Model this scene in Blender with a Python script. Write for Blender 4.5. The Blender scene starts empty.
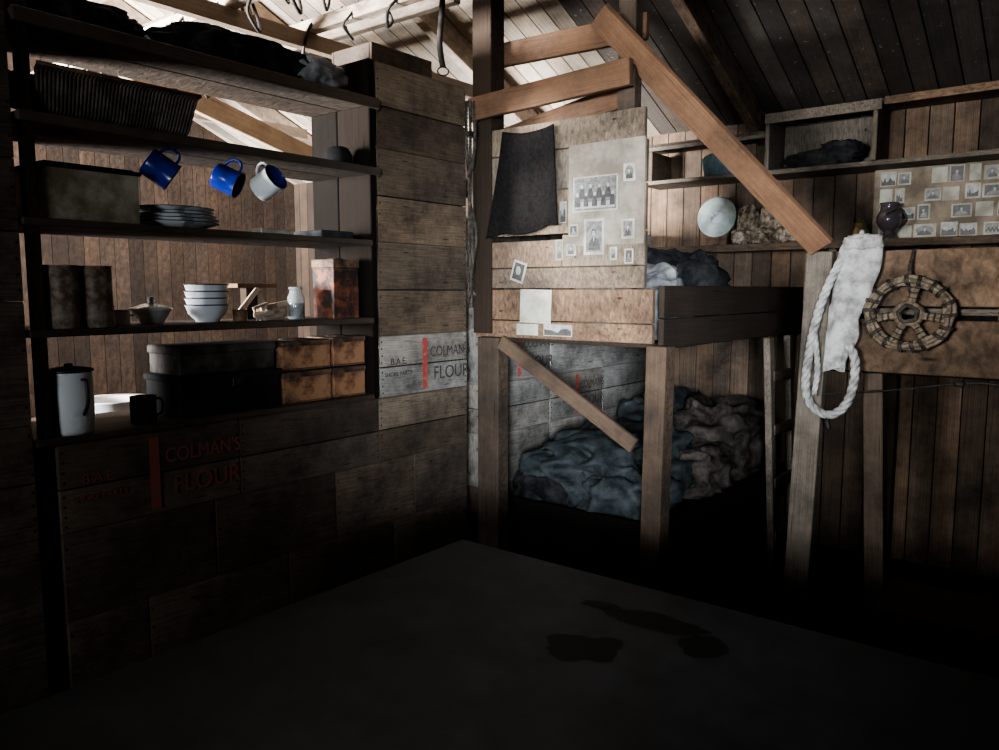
import bpy, math, random
from mathutils import Vector, Matrix, noise, Euler
random.seed(7)
R=random.random
def U(a,b): return a+(b-a)*random.random()
COL=bpy.context.scene.collection

# ---------------------------------------------------------------- materials
def _mat(name):
    m=bpy.data.materials.new(name); m.use_nodes=True
    nt=m.node_tree; b=nt.nodes['Principled BSDF']; return m,nt,b
def N(nt,t,**k):
    n=nt.nodes.new(t)
    for a,v in k.items(): setattr(n,a,v)
    return n
def wood(name,ca,cb,grime=0.5,rough=.85,gs=(1.6,26,1),bump=.3,grimecol=(.012,.010,.009),gscale=2.6,knots=True,speck=0,spec=.25):
    m,nt,b=_mat(name); L=nt.links
    uv=N(nt,'ShaderNodeUVMap'); mp=N(nt,'ShaderNodeMapping'); mp.inputs['Scale'].default_value=gs
    L.new(uv.outputs[0],mp.inputs[0])
    n1=N(nt,'ShaderNodeTexNoise'); n1.inputs['Scale'].default_value=2.2; n1.inputs['Detail'].default_value=8; n1.inputs['Roughness'].default_value=.66; n1.inputs['Distortion'].default_value=.6
    L.new(mp.outputs[0],n1.inputs[0])
    r=N(nt,'ShaderNodeValToRGB'); r.color_ramp.elements[0].position=.34; r.color_ramp.elements[1].position=.66
    r.color_ramp.elements[0].color=(*ca,1); r.color_ramp.elements[1].color=(*cb,1)
    L.new(n1.outputs[0],r.inputs[0])
    at=N(nt,'ShaderNodeAttribute'); at.attribute_name='var'
    mul=N(nt,'ShaderNodeMix',data_type='RGBA',blend_type='MULTIPLY'); mul.inputs[0].default_value=1
    L.new(r.outputs[0],mul.inputs[6]); L.new(at.outputs['Color'],mul.inputs[7])
    tc=N(nt,'ShaderNodeTexCoord'); n2=N(nt,'ShaderNodeTexNoise'); n2.inputs['Scale'].default_value=gscale; n2.inputs['Detail'].default_value=9; n2.inputs['Roughness'].default_value=.75
    L.new(tc.outputs['Object'],n2.inputs[0])
    r2=N(nt,'ShaderNodeValToRGB'); r2.color_ramp.elements[0].position=.40; r2.color_ramp.elements[1].position=.66
    r2.color_ramp.elements[0].color=(0,0,0,1); r2.color_ramp.elements[1].color=(grime,)*3+(1,)
    L.new(n2.outputs[0],r2.inputs[0])
    mx=N(nt,'ShaderNodeMix',data_type='RGBA'); L.new(r2.outputs[0],mx.inputs[0]); L.new(mul.outputs[2],mx.inputs[6]); mx.inputs[7].default_value=(*grimecol,1)
    last=mx.outputs[2]
    if knots:
        mp2=N(nt,'ShaderNodeMapping'); mp2.inputs['Scale'].default_value=(2.6,7,1); L.new(uv.outputs[0],mp2.inputs[0])
        vo=N(nt,'ShaderNodeTexVoronoi'); vo.inputs['Scale'].default_value=1.0; L.new(mp2.outputs[0],vo.inputs[0])
        r3=N(nt,'ShaderNodeValToRGB'); r3.color_ramp.elements[0].position=.04; r3.color_ramp.elements[1].position=.13
        r3.color_ramp.elements[0].color=(.2,.15,.13,1); r3.color_ramp.elements[1].color=(1,1,1,1)
        L.new(vo.outputs['Distance'],r3.inputs[0])
        m3=N(nt,'ShaderNodeMix',data_type='RGBA',blend_type='MULTIPLY'); m3.inputs[0].default_value=1
        L.new(last,m3.inputs[6]); L.new(r3.outputs[0],m3.inputs[7]); last=m3.outputs[2]
    if speck:
        vs=N(nt,'ShaderNodeTexNoise'); vs.inputs['Scale'].default_value=38; vs.inputs['Detail'].default_value=3; L.new(tc.outputs['Object'],vs.inputs[0])
        r4=N(nt,'ShaderNodeValToRGB'); r4.color_ramp.elements[0].position=.67; r4.color_ramp.elements[1].position=.74
        r4.color_ramp.elements[0].color=(0,0,0,1); r4.color_ramp.elements[1].color=(speck,)*3+(1,); L.new(vs.outputs[0],r4.inputs[0])
        m4=N(nt,'ShaderNodeMix',data_type='RGBA'); L.new(r4.outputs[0],m4.inputs[0]); L.new(last,m4.inputs[6]); m4.inputs[7].default_value=(.35,.33,.30,1); last=m4.outputs[2]
    L.new(last,b.inputs['Base Color']); b.inputs['Roughness'].default_value=rough; b.inputs['Specular IOR Level'].default_value=spec
    bp=N(nt,'ShaderNodeBump'); bp.inputs['Strength'].default_value=bump; bp.inputs['Distance'].default_value=.01
    L.new(n1.outputs[0],bp.inputs['Height']); L.new(bp.outputs[0],b.inputs['Normal'])
    return m
def mottled(name,ca,cb,scale=12,rough=.7,metal=0,bump=.3,pos=(.4,.62),detail=6,spec=.4):
    m,nt,b=_mat(name); L=nt.links
    tc=N(nt,'ShaderNodeTexCoord'); n=N(nt,'ShaderNodeTexNoise'); n.inputs['Scale'].default_value=scale; n.inputs['Detail'].default_value=detail; n.inputs['Roughness'].default_value=.65
    L.new(tc.outputs['Object'],n.inputs[0])
    r=N(nt,'ShaderNodeValToRGB'); r.color_ramp.elements[0].position=pos[0]; r.color_ramp.elements[1].position=pos[1]
    r.color_ramp.elements[0].color=(*ca,1); r.color_ramp.elements[1].color=(*cb,1)
    L.new(n.outputs[0],r.inputs[0]); L.new(r.outputs[0],b.inputs['Base Color'])
    b.inputs['Roughness'].default_value=rough; b.inputs['Metallic'].default_value=metal
    b.inputs['Specular IOR Level'].default_value=spec
    if bump:
        bp=N(nt,'ShaderNodeBump'); bp.inputs['Strength'].default_value=bump; bp.inputs['Distance'].default_value=.006
        L.new(n.outputs[0],bp.inputs['Height']); L.new(bp.outputs[0],b.inputs['Normal'])
    return m
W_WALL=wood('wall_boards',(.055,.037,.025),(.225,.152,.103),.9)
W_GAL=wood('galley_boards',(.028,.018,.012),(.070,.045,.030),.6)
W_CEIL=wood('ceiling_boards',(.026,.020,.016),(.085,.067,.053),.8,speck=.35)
W_CEILG=wood('pale_ceiling_boards',(.22,.17,.125),(.55,.45,.35),.55)  # galley ceiling: strong daylight on it is partly put into this paler colour
W_WARM=wood('warm_plank',(.100,.052,.029),(.25,.138,.078),.65)
W_TAN=wood('tan_board',(.095,.060,.038),(.26,.168,.106),.85)
W_PANEL=wood('bunk_panel_board',(.105,.079,.055),(.265,.205,.147),.75)
W_GREY=wood('weathered_plank',(.095,.077,.060),(.25,.205,.158),.75)
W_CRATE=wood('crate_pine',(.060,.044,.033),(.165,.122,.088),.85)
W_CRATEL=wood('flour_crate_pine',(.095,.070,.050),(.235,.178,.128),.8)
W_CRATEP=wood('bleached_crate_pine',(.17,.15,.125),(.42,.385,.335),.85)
W_STACK=wood('stack_pine',(.095,.069,.046),(.26,.192,.132),.85)
W_DARK=wood('dark_timber',(.020,.014,.010),(.055,.038,.027),.5,spec=.12)
W_NEARBLK=wood('sooty_board',(.006,.005,.0045),(.016,.0125,.010),.5,spec=0,rough=1)  # near-black; on the lower bunk it puts shade into the colour
W_SHELF=wood('galley_shelf_board',(.045,.032,.023),(.12,.088,.064),.6)
W_POST=wood('post_timber',(.055,.037,.025),(.15,.105,.072),.75)
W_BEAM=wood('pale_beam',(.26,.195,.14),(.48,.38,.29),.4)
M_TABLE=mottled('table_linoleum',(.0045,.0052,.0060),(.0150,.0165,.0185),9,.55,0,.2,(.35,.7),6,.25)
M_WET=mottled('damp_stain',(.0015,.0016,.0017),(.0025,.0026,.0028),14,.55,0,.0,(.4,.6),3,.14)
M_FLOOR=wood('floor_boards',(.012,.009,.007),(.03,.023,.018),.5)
M_BLACK=mottled('black_wool',(.006,.0055,.0055),(.014,.0115,.0105),60,.95,spec=.1)
M_BLANK=mottled('grey_blanket',(.12,.12,.12),(.30,.30,.29),9,.95,0,.5,spec=.1)
M_BLUEBAG=mottled('grey_green_canvas',(.016,.020,.021),(.062,.070,.072),9,.9,0,.4,spec=.15)
M_BROWNBAG=mottled('brown_reindeer_hide',(.022,.018,.016),(.085,.070,.060),14,.95,0,.5,spec=.1)
M_CLOTHD=mottled('dark_cloth',(.010,.010,.011),(.038,.038,.038),10,.95,0,.5,spec=.1)
M_WHITE=mottled('white_canvas',(.20,.19,.175),(.50,.49,.46),16,.95,0,.8,(.36,.6),8,.1)
M_ENAM=mottled('white_enamel',(.45,.47,.48),(.75,.77,.78),7,.28,0,.05,(.3,.5))
M_ENAMG=mottled('chipped_grey_enamel',(.18,.19,.20),(.55,.57,.59),9,.35,0,.1,(.4,.5))
M_ENAMBL=mottled('cobalt_enamel',(.008,.015,.13),(.012,.03,.27),6,.22,0,.03)
M_ENAMDK=mottled('chipped_enamel_rim',(.01,.012,.03),(.03,.03,.05),30,.4)
M_CREAM=mottled('dirty_cream_enamel',(.17,.145,.10),(.48,.44,.35),7,.4,0,.1)
M_RUST=mottled('rusty_tin',(.07,.035,.018),(.22,.14,.08),13,.7,.2,.4)
M_RUSTD=mottled('dark_rust',(.035,.022,.016),(.16,.095,.06),14,.75,.2,.5)
M_RUSTS=mottled('speckled_rust',(.09,.055,.036),(.30,.24,.195),22,.7,.0,.5,(.42,.62))
M_RUSTG=mottled('grey_corrugated_tin',(.045,.034,.027),(.15,.125,.10),12,.7,.0,.4,(.42,.62))
M_RUSTO=mottled('flaking_rust',(.30,.155,.080),(.070,.030,.016),9,.75,.0,.5,(.42,.56))
M_ORNG=mottled('orange_rust_label',(.020,.012,.010),(.24,.075,.035),15,.7,.1,.4,(.46,.66))
M_TIN=mottled('dull_tin',(.025,.020,.017),(.085,.075,.067),8,.75,.1,.2,spec=.15)
M_DKTIN=mottled('blackened_tin',(.006,.006,.006),(.016,.015,.015),8,.75,.1,.2,spec=.12)
M_STEEL=mottled('iron_wire',(.02,.02,.02),(.06,.055,.05),20,.6,.7)
M_ROPE=mottled('hemp_rope',(.085,.062,.042),(.24,.185,.13),45,.95,0,.5)
M_ROPED=mottled('dark_rope',(.025,.02,.016),(.08,.063,.05),40,.95,0,.5)
M_LEATH=mottled('leather',(.012,.010,.008),(.035,.026,.02),20,.7)
M_PAPER=mottled('aged_paper',(.25,.23,.185),(.42,.40,.34),9,.9,0,.1)
M_BOARD=mottled('collage_backing',(.12,.095,.068),(.25,.20,.15),7,.9,0,.1)
M_SHEET=mottled('mounting_sheet',(.15,.125,.095),(.29,.25,.20),6,.9,0,.1)
M_PDK=mottled('print_dark_tone',(.03,.028,.025),(.07,.065,.058),50,.5,0,0)
M_PMD=mottled('print_mid_tone',(.09,.085,.077),(.19,.18,.165),40,.5,0,0)
M_PLT=mottled('print_light_tone',(.22,.21,.19),(.35,.34,.31),40,.5,0,0)
M_REDL=mottled('faded_red_stencil',(.30,.21,.17),(.33,.06,.045),36,.85,0,.1,(.34,.48))
M_INK=mottled('faded_black_stencil',(.13,.11,.09),(.04,.034,.03),40,.85,0,.1,(.36,.5))
M_FRED=mottled('ghost_red_stencil',(.16,.095,.068),(.26,.060,.042),40,.85,0,.1,(.38,.54))
M_DISC=mottled('verdigris_enamel',(.26,.31,.28),(.48,.53,.49),10,.45,0,.1)
M_FUR=mottled('reindeer_fur',(.075,.055,.04),(.33,.28,.22),30,1,0,.9,spec=.1)
M_BRASS=mottled('tarnished_brass',(.12,.085,.035),(.30,.24,.12),12,.45,.7)
M_TEAL=mottled('teal_wool',(.05,.09,.10),(.10,.15,.16),30,.95)
M_NAIL=mottled('nail_head',(.02,.014,.01),(.04,.028,.02),30,.7,.4)
def glassy(name,col,rough=.08,tr=.85):
    m,nt,b=_mat(name); b.inputs['Base Color'].default_value=(*col,1); b.inputs['Roughness'].default_value=rough
    b.inputs['Transmission Weight'].default_value=tr; return m
M_GLASS=glassy('clear_glass',(.8,.85,.85)); M_DGLASS=glassy('smoked_glass',(.10,.08,.09),.1,.5)
M_PANE=glassy('window_glass',(.8,.9,1),.3,.6)

# ---------------------------------------------------------------- mesh builder
class B:
    def __init__(s): s.v=[];s.f=[];s.m=[];s.uv=[];s.var=[];s.sm=[];s.mats=[]
    def mi(s,m):
        if m not in s.mats: s.mats.append(m)
        return s.mats.index(m)
    def face(s,idx,uvs,mi,var,smooth=False):
        s.f.append(idx);s.uv.append(uvs);s.m.append(mi);s.var.append(var);s.sm.append(smooth)
    def box(s,c,d,mat,rot=None,taper=None,vr=.25):
        mi=s.mi(mat); c=Vector(c); h=Vector(d)/2; base=len(s.v)
        pts=[]
        for x in(-1,1):
            for y in(-1,1):
                for z in(-1,1): pts.append(Vector((x*h.x,y*h.y,z*h.z)))
        ax=[d[0],d[1],d[2]]; La=ax.index(max(ax)); ou,ov=U(0,50),U(0,50)
        var=U(1-vr,1+vr); tint=U(-.05,.05); vc=(var*(1+tint),var,var*(1-tint),1)
        for p in pts:
            q=p.copy()
            if rot is not None: q=rot@q
            s.v.append(q+c)
        F=[((0,1,3,2),0),((4,6,7,5),0),((0,4,5,1),1),((2,3,7,6),1),((0,2,6,4),2),((1,5,7,3),2)]
        for idx,na in F:
            ia=[a for a in range(3) if a!=na]
            u=La if La in ia else ia[0]; w=[a for a in ia if a!=u][0]
            s.face([base+i for i in idx],[(pts[i][u]+ou,pts[i][w]+ov+(.3*na)) for i in idx],mi,vc)
    def bx(s,x0,x1,y0,y1,z0,z1,mat,vr=.25):
        s.box(((x0+x1)/2,(y0+y1)/2,(z0+z1)/2),(abs(x1-x0),abs(y1-y0),abs(z1-z0)),mat,None,None,vr)
    def beam(s,a,b,w,t,mat,up=(0,0,1),vr=.2):
        a=Vector(a);b=Vector(b);x=(b-a).normalized();up=Vector(up);z=(up-x*up.dot(x)).normalized();y=z.cross(x)
        rot=Matrix((x,y,z)).transposed()
        s.box((a+b)/2,((b-a).length,t,w),mat,rot,None,vr)
    def poly(s,pts,mat):
        base=len(s.v)
        for p in pts: s.v.append(Vector(p))
        s.face(list(range(base,base+len(pts))),[(0,0)]*len(pts),s.mi(mat),(1,1,1,1))
    def grid(s,fn,nu,nv,mat,cu=False,cv=False,smooth=True,uvs=1):
        mi=s.mi(mat);base=len(s.v)
        for i in range(nu):
            for j in range(nv): s.v.append(Vector(fn(i/(nu if cu else nu-1),j/(nv if cv else nv-1))))
        k=U(.85,1.15);vc=(k,k,k,1)
        for i in range(nu if cu else nu-1):
            for j in range(nv if cv else nv-1):
                i2=(i+1)%nu;j2=(j+1)%nv
                s.face([base+i*nv+j,base+i2*nv+j,base+i2*nv+j2,base+i*nv+j2],[(i/nu*uvs,j/nv*uvs),((i+1)/nu*uvs,j/nv*uvs),((i+1)/nu*uvs,(j+1)/nv*uvs),(i/nu*uvs,(j+1)/nv*uvs)],mi,vc,smooth)
    def lathe(s,prof,c,mat,rot=None,n=36,smooth=True,sx=1,sy=1):
        c=Vector(c)
        def fn(u,v):
            a=u*2*math.pi; i=int(round(v*(len(prof)-1))); r,z=prof[i]
            p=Vector((r*math.cos(a)*sx,r*math.sin(a)*sy,z))
            if rot is not None:p=rot@p
            return p+c
        s.grid(fn,n,len(prof),mat,cu=True,smooth=smooth)
    def tube(s,pts,r,mat,n=8,closed=False,cap=True):
        pts=[Vector(p) for p in pts];mi=s.mi(mat);base=len(s.v);m=len(pts)
        rr=r if callable(r) else (lambda t:r)
        prev=None
        for i,p in enumerate(pts):
            if closed: t=(pts[(i+1)%m]-pts[i-1])
            else: t=pts[min(i+1,m-1)]-pts[max(i-1,0)]
            t=t.normalized() if t.length>1e-9 else Vector((0,0,1))
            if prev is None:
                a=Vector((0,0,1)) if abs(t.z)<.9 else Vector((1,0,0)); nrm=(a-t*a.dot(t)).normalized()
            else:
                nrm=prev-t*prev.dot(t); nrm=nrm.normalized() if nrm.length>1e-6 else Vector((1,0,0))
            prev=nrm;bn=t.cross(nrm);q=rr(i/(m-1))
            for j in range(n):
                a=2*math.pi*j/n; s.v.append(p+(nrm*math.cos(a)+bn*math.sin(a))*q)
        vc=(1,1,1,1)
        for i in range(m if closed else m-1):
            i2=(i+1)%m
            for j in range(n):
                j2=(j+1)%n
                s.face([base+i*n+j,base+i*n+j2,base+i2*n+j2,base+i2*n+j],[(i*.1,j/n)]*4,mi,vc,True)
        if cap and not closed:
            s.face([base+j for j in range(n)][::-1],[(0,0)]*n,mi,vc); s.face([base+(m-1)*n+j for j in range(n)],[(0,0)]*n,mi,vc)
    def rope(s,pts,r,mat,twist=40,strands=3,closed=False):
        pts=[Vector(p) for p in pts]
        m=len(pts);L=[0]
        for i in range(1,m): L.append(L[-1]+(pts[i]-pts[i-1]).length)
        for k in range(strands):
            out=[];prev=None
            for i,p in enumerate(pts):
                t=(pts[min(i+1,m-1)]-pts[max(i-1,0)]).normalized()
                if prev is None:
                    a=Vector((0,0,1)) if abs(t.z)<.9 else Vector((1,0,0)); nrm=(a-t*a.dot(t)).normalized()
                else: nrm=(prev-t*prev.dot(t)).normalized()
                prev=nrm;bn=t.cross(nrm);a=L[i]*twist+2*math.pi*k/strands
                out.append(p+(nrm*math.cos(a)+bn*math.sin(a))*r*.5)
            s.tube(out,r*.58,mat,6)
    def lump(s,c,rad,mat,amp=.15,freq=3,seed=0,floor=None,rot=0,nu=40,nv=26,fold=0,ff=4):
        c=Vector(c);rm=Matrix.Rotation(rot,3,'Z');sd=Vector((seed*7.3,seed*3.1,seed*5.7))
        def fn(u,v):
            a=u*2*math.pi;b=-math.pi/2+v*math.pi
            d=Vector((math.cos(b)*math.cos(a),math.cos(b)*math.sin(a),math.sin(b)))
            e=Vector([math.copysign(abs(q)**.75,q) for q in d])
            k=1+amp*noise.noise(d*freq+sd)
            if fold:
                w=d+.45*Vector((noise.noise(d*1.7+sd),noise.noise(d*1.9-sd),noise.noise(d*1.6+sd*2)))
                f1=noise.noise(Vector((w.x*1.3+w.y*.9,w.y*ff*1.0-w.x*ff*.5,w.z*ff*.8))+sd)
                f2=noise.noise(Vector((w.x*ff*1.2+w.y*ff*.9,w.y*2.0,w.z*ff*1.3))-sd)
                k+=fold*(.9*f1+.4*f2-.12*(1-min(abs(f1)*6,1)))
            k=max(.5,min(k,1.12))
            p=rm@Vector((e.x*rad[0]*k,e.y*rad[1]*k,e.z*rad[2]*k))+c
            if floor is not None and p.z<floor: p.z=floor
            return p
        s.grid(fn,nu,nv,mat,cu=True)
    def obj(s,name,bevel=0,solid=0,shade=None):
        me=bpy.data.meshes.new(name)
        me.from_pydata([tuple(v) for v in s.v],[],s.f)
        for m in s.mats: me.materials.append(m)
        uvl=me.uv_layers.new(name='UVMap');ca=me.color_attributes.new('var','FLOAT_COLOR','CORNER')
        uvf=[];cf=[]
        for i,f in enumerate(s.f):
            for k in range(len(f)): uvf.extend(s.uv[i][k]);cf.extend(s.var[i])
        uvl.data.foreach_set('uv',uvf);ca.data.foreach_set('color',cf)
        me.polygons.foreach_set('material_index',s.m);me.polygons.foreach_set('use_smooth',s.sm)
        me.update()
        cx=sum((v.co for v in me.vertices),Vector())/max(1,len(me.vertices))
        for v in me.vertices: v.co-=cx
        o=bpy.data.objects.new(name,me);o.location=cx;COL.objects.link(o)
        if bevel:
            md=o.modifiers.new('bevel','BEVEL');md.width=bevel;md.segments=1;md.limit_method='ANGLE'
        if solid:
            md=o.modifiers.new('solid','SOLIDIFY');md.thickness=solid
        return o
def smooth(pts,n=8,closed=False):
    P=[Vector(p) for p in pts];out=[];m=len(P)
    for i in range(m if closed else m-1):
        p0=P[i-1] if (i>0 or closed) else P[0];p1=P[i];p2=P[(i+1)%m];p3=P[(i+2)%m] if (i+2<m or closed) else P[-1]
        for k in range(n):
            t=k/n
            out.append(.5*((2*p1)+(-p0+p2)*t+(2*p0-5*p1+4*p2-p3)*t*t+(-p0+3*p1-3*p2+p3)*t**3))
    if not closed: out.append(P[-1])
    return out
def RX(a):return Matrix.Rotation(a,3,'X')
def RY(a):return Matrix.Rotation(a,3,'Y')
def RZ(a):return Matrix.Rotation(a,3,'Z')

# ---------------------------------------------------------------- room shell
XE=4.7;XW=-2.2;YN=6.2;YS=-2.5;ZE=2.5;SL=.42;XR=(XE+XW)/2
def zc(x): return ZE+SL*min(XE-x,x-XW)
b=B()
y=YS
while y<YN:
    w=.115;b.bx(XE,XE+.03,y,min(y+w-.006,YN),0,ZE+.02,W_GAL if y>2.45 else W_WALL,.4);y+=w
b.bx(XE+.03,XE+.06,YS,YN,-.05,ZE,W_NEARBLK)
b.obj('wall_back')
def wall_with_openings(name,ops,axis='x',pos=XW):
    b=B();lo,hi=(YS,YN) if axis=='x' else (XW,XE);y=lo
    while y<hi:
        y1=min(y+.111,hi);mid=(y+y1)/2;op=[o for o in ops if o[0]<mid<o[1]]
        zt=ZE+.02 if axis=='x' else zc(mid)+.03
        segs=[(0,op[0][2]),(op[0][3],zt)] if op else [(0,zt)]
        for a,c in segs:
            if axis=='x': b.bx(pos-.03,pos,y,y1,a,c,W_WALL)
            else: b.bx(y,y1,pos-.03,pos,a,c,W_WALL)
        y+=.115
    return b.obj(name)
OPS=[(-1.65,-.85,1.25,2.0),(.45,1.35,1.35,2.15),(3.9,5.1,1.3,2.2)]  # first opening is made up for the added side beam
wall_with_openings('wall_window',OPS)
for i,(y0,y1,z0,z1) in enumerate(OPS):
    b=B();x=XW
    b.bx(x-.05,x+.02,y0-.05,y0+.01,z0-.05,z1+.05,W_POST);b.bx(x-.05,x+.02,y1-.01,y1+.05,z0-.05,z1+.05,W_POST)
    b.bx(x-.05,x+.02,y0,y1,z0-.05,z0+.01,W_POST);b.bx(x-.05,x+.02,y0,y1,z1-.01,z1+.05,W_POST)
    ym=(y0+y1)/2;zm=(z0+z1)/2
    b.bx(x-.03,x,ym-.015,ym+.015,z0,z1,W_POST);b.bx(x-.03,x,y0,y1,zm-.015,zm+.015,W_POST)
    b.bx(x-.04,x-.035,y0,y1,z0,z1,M_PANE)
    b.obj('window_%d'%(i+1))
wall_with_openings('wall_far_end',[],'y',YS)
b=B();x=XW
while x<XE:
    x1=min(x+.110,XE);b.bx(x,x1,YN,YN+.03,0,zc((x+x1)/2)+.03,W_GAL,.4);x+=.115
b.bx(XW,XE,YN+.03,YN+.05,0,2.5,W_NEARBLK)
b.obj('wall_galley_end')
b=B();y=YS
while y<YN:
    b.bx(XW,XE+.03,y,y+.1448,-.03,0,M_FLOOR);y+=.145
b.obj('floor')
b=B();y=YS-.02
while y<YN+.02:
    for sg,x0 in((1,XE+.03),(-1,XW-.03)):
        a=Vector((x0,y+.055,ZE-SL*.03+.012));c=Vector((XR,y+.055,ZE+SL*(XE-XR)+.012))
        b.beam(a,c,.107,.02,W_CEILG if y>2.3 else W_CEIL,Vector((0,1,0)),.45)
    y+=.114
for sg,x0 in((1,XE+.03),(-1,XW-.03)):
    b.beam((x0,(YS+YN)/2,ZE-SL*.03+.035),(XR,(YS+YN)/2,ZE+SL*(XE-XR)+.035),YN-YS,.01,W_NEARBLK,(0,1,0))
b.obj('ceiling')
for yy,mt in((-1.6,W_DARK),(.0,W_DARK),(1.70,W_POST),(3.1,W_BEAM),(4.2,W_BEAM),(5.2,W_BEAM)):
    b=B()
    for sg in(1,-1):
        xs=XE-.01 if sg>0 else XW+.01
        b.beam((xs,yy,ZE-.085),(XR,yy,ZE+SL*(XE-XR)-.085),.14,.06,mt)
    b.obj('roof_rafter',.004)
for xx,zz,y0,y1 in((2.3,2.66,2.05,5.9),(1.9,2.66,2.0,5.9),(1.58,2.70,2.0,5.9),(2.85,2.86,2.5,5.9),(2.1,2.80,2.4,5.9)):
    b=B();b.beam((xx,y0,zz),(xx+.04,y1,zz+.02),.055,.05,W_BEAM);b.obj('roof_batten',.004)
for yy in(2.9,4.6):
    b=B();b.beam((.9,yy,2.60),(3.6,yy,2.60),.07,.05,W_BEAM);b.obj('tie_beam',.003)
b=B();b.beam((2.0,4.0,2.63),(3.75,4.05,2.2),.12,.035,W_BEAM);b.beam((3.7,4.05,2.28),(4.68,4.05,2.28),.12,.05,W_BEAM);b.obj('roof_strut',.004)

# ---------------------------------------------------------------- crates
def crate(x0,x1,y0,y1,z0,z1,mat,nb=2,name='provision_crate',label=0):
    b=B();g=.003;x0+=g;x1-=g;t=.012
    b.bx(x0+t,x1-t,y0+t,y1-t,z0+.002,z1-t,W_NEARBLK)
    n=nb;h=(z1-z0-.002)/n
    for k in range(n):
        a=z0+.001+k*h;c=a+h-.005
        j=U(-.002,.002)
        b.bx(x0,x1,y0+j,y0+t+j,a,c,mat,.35);b.bx(x0,x1,y1-t,y1,a,c,mat)
        b.bx(x0,x0+t,y0+t+.003,y1-t-.001,a,c,mat);b.bx(x1-t,x1,y0+t+.003,y1-t-.001,a,c,mat)
        for xx in(x0+.010,x1-.010):
            for q in(.15,.38,.62,.85):
                b.box((xx+U(-.002,.002),y0+j-.0006,a+(c-a)*q),(.007,.0015,.007),M_NAIL)
    w=(y1-y0)/3
    for k in range(3): b.bx(x0,x1,y0+k*w+.002,y0+(k+1)*w-.002,z1-t,z1-.001,mat)
    o=b.obj(name,.002)
    if label:
        H=z1-z0;W=x1-x0;cx=o.location
        def txt(s,x,z,size,m,nm,al='LEFT',sx=1):
            c=bpy.data.curves.new(nm,'FONT');c.body=s;c.size=size;c.align_x=al;c.extrude=.0003
            c.materials.append(m);to=bpy.data.objects.new(nm,c);COL.objects.link(to);to.scale=(sx,1,1)
            to.rotation_euler=(math.pi/2,0,0);to.location=Vector((x,y0-.0032,z))-cx;to.parent=o
        red={1:M_FRED,2:M_REDL}[label];ink={1:M_FRED,2:M_INK}[label]
        txt("COLMAN'S",x0+W*.54,z0+H*.60,H*.25,ink,'stencil_top',sx=.85)
        txt("FLOUR",x0+W*.58,z0+H*.20,H*.32,ink,'stencil_bottom',sx=.95)
        txt("B.A.E.",x0+W*.19,z0+H*.52,H*.16,ink,'stencil_mark','CENTER')
        txt("SHORE PARTY",x0+W*.19,z0+H*.33,H*.10,ink,'stencil_party','CENTER')
        sb=B();sb.bx(x0+W*.455,x0+W*.51,y0-.0035,y0-.0025,z0+H*.06,z0+H*.93,red);so=sb.obj('stripe');so.parent=o;so.location=so.location-cx
    return o
Z=[0,.24,.51,.78,1.05]
Yf=2.4;Yb=2.75
rows={0:[.95,1.3,1.85,2.4,2.79],1:[.95,1.2,1.75,2.3,2.79],2:[.95,1.45,1.98,2.43,2.79],3:[.95,1.555,2.22,2.79]}
for r,xs in rows.items():
    for i in range(len(xs)-1):
        mt=W_CRATEL if (r==3 and i==0) else (W_CRATE if (i<2 or r<3) else W_STACK)
        crate(xs[i],xs[i+1],Yf,Yb,Z[r],Z[r+1],mt,1 if r<3 else 2,'flour_crate' if r==3 else 'provision_crate',1 if (r==3 and i<1) else 0)
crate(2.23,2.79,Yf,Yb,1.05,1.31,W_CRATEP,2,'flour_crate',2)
crate(2.23,2.79,Yf,Yb,1.31,1.70,W_STACK,2)
crate(2.23,2.79,Yf,Yb,1.70,2.08,W_STACK,2)
crate(2.23,2.79,Yf,Yb,2.08,2.42,W_STACK,2)
ZZ=[0,.24,.51,.78,1.04,1.31,1.6,1.86]
for c,(xa,xb) in enumerate([(2.95,3.5),(3.5,4.06),(4.06,4.66)]):
    for k in range(7):
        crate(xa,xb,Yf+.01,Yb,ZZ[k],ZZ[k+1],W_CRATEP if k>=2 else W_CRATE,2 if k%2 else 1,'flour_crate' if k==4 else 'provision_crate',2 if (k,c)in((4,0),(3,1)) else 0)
zl=[0,.42,.79,1.12,1.47,1.86,2.25,2.6]
for k in range(7): crate(.28,.886,2.385,2.84,zl[k],zl[k+1],W_CRATE,1 if k%2 else 2)
b=B();b.bx(.888,.946,2.415,2.84,0,1.05,W_DARK);b.obj('corner_post')

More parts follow.
